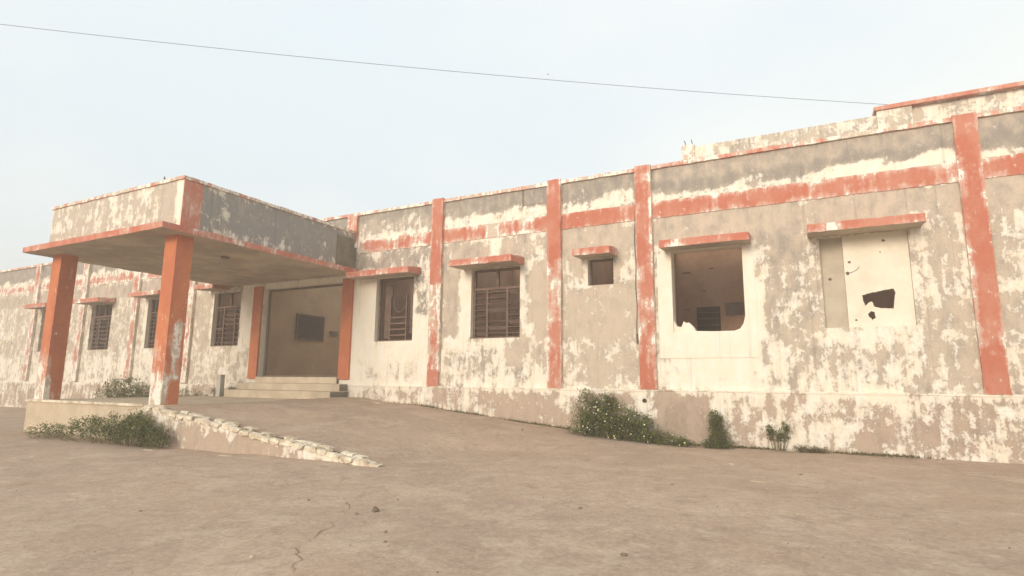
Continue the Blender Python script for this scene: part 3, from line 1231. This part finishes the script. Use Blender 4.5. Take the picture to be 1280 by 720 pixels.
def shrub(name, label, cat, base, lumps, n_leaf, size, mat, seed, group=None, flowers=0, stems=14, flower_where=None, ymax=-.07):
    """lumps: (x, y, z, rx, ry, rz, weight) in plan units; leaves fill clumps around twig tips inside the lumps"""
    r = random.Random(seed)
    t = thing(name, label, cat, V(*base), group)
    bs, bl, bf = bmesh.new(), bmesh.new(), bmesh.new()
    wsum = sum(l[6] for l in lumps)
    tips = []
    for l in lumps:
        for q in range(max(2, int(n_leaf / 14 * l[6] / wsum))):
            v = rvec(r) * (r.random() ** .4)
            p = (l[0] + v.x * l[3], min(l[1] + v.y * l[4], ymax), max(l[2] + v.z * l[5], base[2] + .02))
            tips.append(V(*p))
    for q, tp in enumerate(tips):
        if q % max(1, len(tips) // (stems * 3)) == 0:
            b0 = V(base[0], base[1], base[2])
            root = Vector((b0.x + (tp.x - b0.x) * .55, min(b0.y + (tp.y - b0.y) * .5, ymax * S), b0.z - .02))
            midp = (root + tp) / 2 + Vector((r.uniform(-.03, .03), r.uniform(-.03, .03), .03))
            tube(bs, [root, midp, tp], [.008, .006, .003], 4)
        for w in range(14):
            off = rvec(r) * r.uniform(.0, 1.7) * size
            d = rvec(r)
            d.z = d.z * .6 + .25
            lp = tp + off
            if lp.y > ymax * S:
                lp.y = ymax * S
            if lp.z < base[2] * S + S + .004:
                lp.z = base[2] * S + S + .004
            leaf(bl, lp, d, Vector((0, 0, 1)), size * r.uniform(.55, 1.25), size * r.uniform(.3, .55))
    obj('stems', bs, M_STEM, t)
    lv = obj('leaves', bl, mat, t)
    if flowers:
        for q in range(flowers):
            tp = r.choice(tips)
            for tr in range(12):
                if flower_where is None or flower_where(tp, r):
                    break
                tp = r.choice(tips)
            c = tp + rvec(r) * size * 1.4 + Vector((0, -size * 1.9, size * .5))
            rad = r.uniform(.012, .023)
            ax = Vector((r.uniform(-.5, .5), -1, r.uniform(.1, .9))).normalized()
            e1 = ax.orthogonal().normalized()
            e2 = ax.cross(e1)
            cv = bf.verts.new(c + ax * rad * .3)
            ring = [bf.verts.new(c + (e1 * math.cos(a) + e2 * math.sin(a)) * rad * (1 if i % 2 else .55)) for i, a in enumerate(2 * math.pi * j / 10 for j in range(10))]
            for j in range(10):
                bf.faces.new((cv, ring[j], ring[(j + 1) % 10]))
        obj('flowers', bf, M_FLOWER, t)['kind'] = 'stuff'
    return t


shrub('flowering_bush', 'big sprawling bush dotted with small white flowers against the plinth', 'bush', (-3.0, -.3, -1.0),
      [(-3.5, -.3, -.52, .30, .2, .22, 1.5), (-3.45, -.34, -.76, .42, .3, .25, 3.4), (-3.02, -.34, -.66, .42, .3, .32, 3.8), (-2.68, -.36, -.76, .38, .28, .24, 3.2),
       (-2.35, -.35, -.90, .34, .24, .13, 1.5), (-3.25, -.25, -.36, .26, .15, .16, 1.2), (-3.6, -.25, -.26, .15, .1, .11, .3), (-2.0, -.28, -.95, .26, .18, .06, .7)],
      13000, .062, M_LEAF, 11, flowers=90, flower_where=lambda p, r: p.z < .62 * S and p.y < -.2 * S)
shrub('upright_shrub', 'narrow upright green shrub beside the white flowered bush', 'shrub', (-1.42, -.3, -1.0),
      [(-1.45, -.24, -.60, .11, .1, .17, 1.2), (-1.40, -.26, -.80, .15, .12, .18, 1.5), (-1.42, -.32, -.94, .24, .18, .07, 1.3)],
      4200, .052, M_LEAF3, 12)
shrub('wall_weed', 'small two topped leafy weed under the boarded window', 'weed', (-.55, -.14, -1.0),
      [(-.66, -.12, -.70, .07, .04, .08, .8), (-.44, -.12, -.68, .06, .04, .10, .8), (-.54, -.13, -.80, .14, .06, .07, 1.1)], 800, .055, M_LEAF3, 13, stems=5)
shrub('low_weed', 'flat grassy tuft at the plinth foot, rightmost of the wall weeds', 'weed', (-.12, -.2, -1.0),
      [(-.12, -.2, -.96, .26, .09, .05, 1)], 700, .045, M_LEAF2, 14, stems=5)
shrub('kerb_weeds', 'dense olive weed clump at the foot of the porch platform', 'weed', (-9.1, -4.75, -1.0),
      [(-9.6, -4.7, -.78, .38, .22, .22, 2.4), (-9.0, -4.68, -.78, .42, .2, .22, 3.0), (-8.55, -4.66, -.86, .25, .16, .14, 1.2), (-9.25, -4.6, -.62, .25, .1, .14, 1.0), (-10.4, -4.65, -.82, .5, .25, .2, 2), (-11.4, -4.7, -.9, .6, .25, .12, 1.4)],
      9000, .058, M_LEAF, 15, ymax=-4.5)
shrub('dark_bush', 'dark green bush behind the porch platform by the far left window', 'bush', (-16.1, -.8, -1.0),
      [(-16.3, -.8, -.35, .55, .4, .45, 2), (-15.7, -.8, -.45, .45, .4, .4, 1.6), (-16.9, -.8, -.5, .5, .4, .4, 1.5)], 5200, .08, M_LEAF, 16)
shrub('porch_weeds', 'low brownish weeds at the wall left of the entrance steps', 'weed', (-14.0, -.5, -1.0),
      [(-14.3, -.4, -.55, .4, .25, .32, 1.5), (-13.7, -.4, -.6, .3, .25, .26, 1.2), (-13.1, -.4, -.36, .2, .16, .12, .8), (-12.78, -.3, -.30, .12, .12, .08, .5)], 3600, .065, M_LEAF2, 17)

# tufts of grass along the wall foot and ramp edge
bm = bmesh.new()
r = random.Random(5)
for q in range(2600):
    if r.random() < .8:
        x = r.choice((-7.05, -6.3, -5.9, -5.0, -4.6, -4.1, -1.1, -.9, .3, .7, 1.0, -2.0, -1.7)) + r.gauss(0, .16)
        y = -.075 - abs(r.gauss(0, .03))
    else:
        x = r.uniform(-9.0, 1.5)
        y = -.075 - abs(r.gauss(0, .05))
    z = max(float(ramp_height(np.array(x), np.array(y))), -1.0)
    p = V(x, y, z - .005)
    leaf(bm, p, Vector((r.uniform(-.8, .8), r.uniform(-.9, .1), r.uniform(.3, 1))), Vector((0, 1, 0)), r.uniform(.03, .10), .010)
obj('grass', bm, M_LEAF2)['kind'] = 'stuff'

# ------------------------------------------------------------------ small things
def rock(name, label, cat, x, y, size, mat, seed, group=None):
    r = random.Random(seed)
    bm = bmesh.new()
    bmesh.ops.create_icosphere(bm, subdivisions=2, radius=1)
    ax = (r.uniform(.8, 1.2), r.uniform(.7, 1.0), r.uniform(.55, .8))
    ph = [r.uniform(0, 6) for _ in range(4)]
    for v in bm.verts:
        d = 1 + .16 * math.sin(3 * v.co.x + ph[0]) * math.sin(3 * v.co.y + ph[1]) + .12 * math.sin(5 * v.co.z + ph[2]) + r.uniform(-.05, .05)
        v.co = Vector((v.co.x * ax[0], v.co.y * ax[1], v.co.z * ax[2])) * d * size
    z = max(float(yard_height(np.array(x), np.array(y))), float(ramp_height(np.array(x), np.array(y))) if (-9.2 < x < -1.6 and -4.26 < y < 0) else -9)
    base = V(x, y, z + size / S * .38)
    bm.transform(Matrix.Translation(base))
    o = obj(name, bm, mat, origin=base)
    return tag(o, label, cat, group)


rock('rock', 'largest brown stone lying alone on the dusty yard', 'stone', -3.06, -6.34, .042, M_PEBBLE, 1)
rock('rock', 'small brown stone low in the middle of the yard', 'stone', -1.07, -6.47, .024, M_PEBBLE, 2)
rock('rock', 'small dark stone on the yard below the small vent', 'stone', -1.75, -5.40, .024, M_PEBBLE, 3)
rock('rock', 'small dark stone on the ramp below the second pilaster', 'stone', -4.52, -.85, .028, M_PEBBLE, 4)
rock('rock', 'pale whitish stone low on the left of the yard', 'stone', -2.91, -7.57, .017, M_CHIP, 6)
r = random.Random(21)
for i in range(10):
    x, y = r.uniform(-6, -.2), r.uniform(-7.2, -1.0)
    rock('pebble', 'tiny brown pebble scattered on the dusty yard', 'pebble', x, y, r.uniform(.010, .018), M_PEBBLE, 40 + i, 'pebbles scattered on the yard')
# flat chips of fallen plaster
def chip(x, y, w, label):
    r = random.Random(int(x * 100))
    z = max(float(yard_height(np.array(x), np.array(y))), float(ramp_height(np.array(x), np.array(y))) if (-9.2 < x < -1.6 and -4.26 < y < 0) else -9)
    bm = bmesh.new()
    n = 8
    top = [bm.verts.new(V(x + w * r.uniform(.6, 1) * math.cos(t), y + .35 * w * r.uniform(.6, 1) * math.sin(t), z + .006)) for t in (2 * math.pi * q / n for q in range(n))]
    bot = [bm.verts.new(v.co - Vector((0, 0, .03))) for v in top]
    bm.faces.new(top)
    bm.faces.new(bot[::-1])
    for i in range(n):
        bm.faces.new((top[i], bot[i], bot[(i + 1) % n], top[(i + 1) % n]))
    tag(obj('plaster_chip', bm, M_CHIP, origin=V(x, y, z)), label, 'rubble')


chip(-6.98, -4.72, .14, 'flat pale plaster chip at the foot of the ramp wall')
chip(-8.35, -4.9, .12, 'flat pale plaster chip beside the olive weeds')
chip(-8.0, -.55, .13, 'flat pale plaster chip on the ramp near the entrance')
chip(-1.0, -2.1, .05, 'small white plaster chip on the yard before the upright shrub')
chip(-.6, -3.3, .07, 'thin white plaster chip on the yard, nearest the camera')
# fine debris nobody could count
bm = bmesh.new()
r = random.Random(33)
for q in range(4500):
    x, y = r.uniform(-10, 2), r.uniform(-8.6, -.1)
    onr = (-9.1 < x < -1.6 and -4.1 < y < 0)
    z = max(float(yard_height(np.array(x), np.array(y))), float(ramp_height(np.array(x), np.array(y))) if onr else -9)
    if x < -9 and y > -4.5:
        continue
    s = r.uniform(.002, .0065) * (2.2 if r.random() < .05 else 1)
    c = V(x, y, z)
    vs = [bm.verts.new(c + Vector((s * math.cos(t) * r.uniform(.6, 1.2), s * math.sin(t) * r.uniform(.6, 1.2), -.001))) for t in (0, 1.57, 3.14, 4.71)]
    tp = bm.verts.new(c + Vector((0, 0, s * r.uniform(.6, 1.1))))
    for i in range(4):
        f = bm.faces.new((vs[i], vs[(i + 1) % 4], tp))
        f.material_index = q % 3 == 0
obj('gravel', bm, [M_PEBBLE, M_CHIP])['kind'] = 'stuff'

# square stub of pipe by the steps
box_obj('pipe_stub', -12.98, -12.83, -.58, -.46, -1.02, .09, M_PIPE, None, bevel=.006)
tag(bpy.data.objects['pipe_stub'], 'short grey upright stub of pipe left of the entrance steps', 'post')

# overhead wire from the terrace post, over the yard
a, b = V(1.78, 3.06, 5.46), V(-13.6, -7.05, 6.06)
pts = []
for i in range(41):
    t = i / 40
    p = a.lerp(b, t)
    p.z -= 4 * .20 * t * (1 - t)
    pts.append(p)
bm = bmesh.new()
tube(bm, pts, .0055, 5)
tag(obj('overhead_wire', bm, M_WIRE), 'thin dark wire crossing the pale sky above the roof', 'wire')


def bird(label, loc, span, flying):
    t = thing('bird', label, 'bird', loc)
    bm = bmesh.new()
    bmesh.ops.create_icosphere(bm, subdivisions=2, radius=1)
    for v in bm.verts:
        x = v.co.x
        w = (1 - .55 * abs(x) ** 1.5)
        v.co = Vector((x * span * .24, v.co.y * span * .075 * w, v.co.z * span * .08 * w + (.03 * span * max(0, x) if not flying else 0)))
    bm.transform(Matrix.Translation(loc))
    body = obj('body', bm, M_BIRD, t, smooth=True)
    bm = bmesh.new()
    bmesh.ops.create_icosphere(bm, subdivisions=1, radius=span * .06)
    bm.transform(Matrix.Translation(loc + Vector((span * .24, 0, span * .06))))
    obj('head', bm, M_BIRD, t, smooth=True)
    for s in (-1, 1):
        bm = bmesh.new()
        if flying:
            co = [(0.10, .04, .03), (.02, .28, .12), (-.05, .5, .07), (-.10, .26, .10), (-.08, .04, .03)]
        else:
            co = [(.12, .07, .05), (.0, .09, .03), (-.22, .05, -.03), (-.02, .085, -.02)]
        vs = [bm.verts.new(loc + Vector((x * span, s * y * span, z * span))) for x, y, z in co]
        vb = [bm.verts.new(v.co + Vector((0, 0, -.02 * span))) for v in vs]
        bm.faces.new(vs)
        bm.faces.new(vb[::-1])
        for i in range(len(vs)):
            j = (i + 1) % len(vs)
            bm.faces.new((vs[i], vb[i], vb[j], vs[j]))
        obj('wing', bm, M_BIRD, t)
    bm = bmesh.new()
    vs = [bm.verts.new(loc + Vector((x * span, y * span, z * span))) for x, y, z in ((-.2, .03, 0), (-.42, .06, -.02), (-.42, -.06, -.02), (-.2, -.03, 0), (-.2, 0, -.03), (-.42, 0, -.04))]
    bm.faces.new(vs[:4])
    bm.faces.new((vs[0], vs[4], vs[5], vs[1]))
    bm.faces.new((vs[3], vs[2], vs[5], vs[4]))
    obj('tail', bm, M_BIRD, t)
    return t


bd = Vector(fwd + r2 * ((685 - 640) / 725.37) - u2 * ((93 - 360) / 725.37))
bird('tiny dark bird flying high above the roof', V(0, -10, 0) + bd * 17, .09, True)


# ------------------------------------------------------------------ haze: pale even air round the whole place
hz = bpy.data.meshes.new('haze')
bm = bmesh.new()
x0, x1, y0, y1, z0, z1 = -450, 450, -450, 450, -1.2, 9.8
hv = [bm.verts.new((x, y, z)) for z in (z0, z1) for y in (y0, y1) for x in (x0, x1)]
for q in ((0, 2, 3, 1), (4, 5, 7, 6), (0, 1, 5, 4), (2, 6, 7, 3), (0, 4, 6, 2), (1, 3, 7, 5)):
    bm.faces.new([hv[i] for i in q])
bm.to_mesh(hz)
bm.free()
hm = bpy.data.materials.new('haze_air')
hm.use_nodes = True
ht = hm.node_tree
ht.nodes.clear()
ho = ht.nodes.new('ShaderNodeOutputMaterial')
hp = ht.nodes.new('ShaderNodeVolumePrincipled')
hp.inputs['Color'].default_value = (1.0, .92, .81, 1)
hp.inputs['Density'].default_value = .0088
hp.inputs['Anisotropy'].default_value = 0.0
ht.links.new(hp.outputs['Volume'], ho.inputs['Volume'])
hz.materials.append(hm)
hob = bpy.data.objects.new('haze', hz)
COL.objects.link(hob)
hob['kind'] = 'stuff'
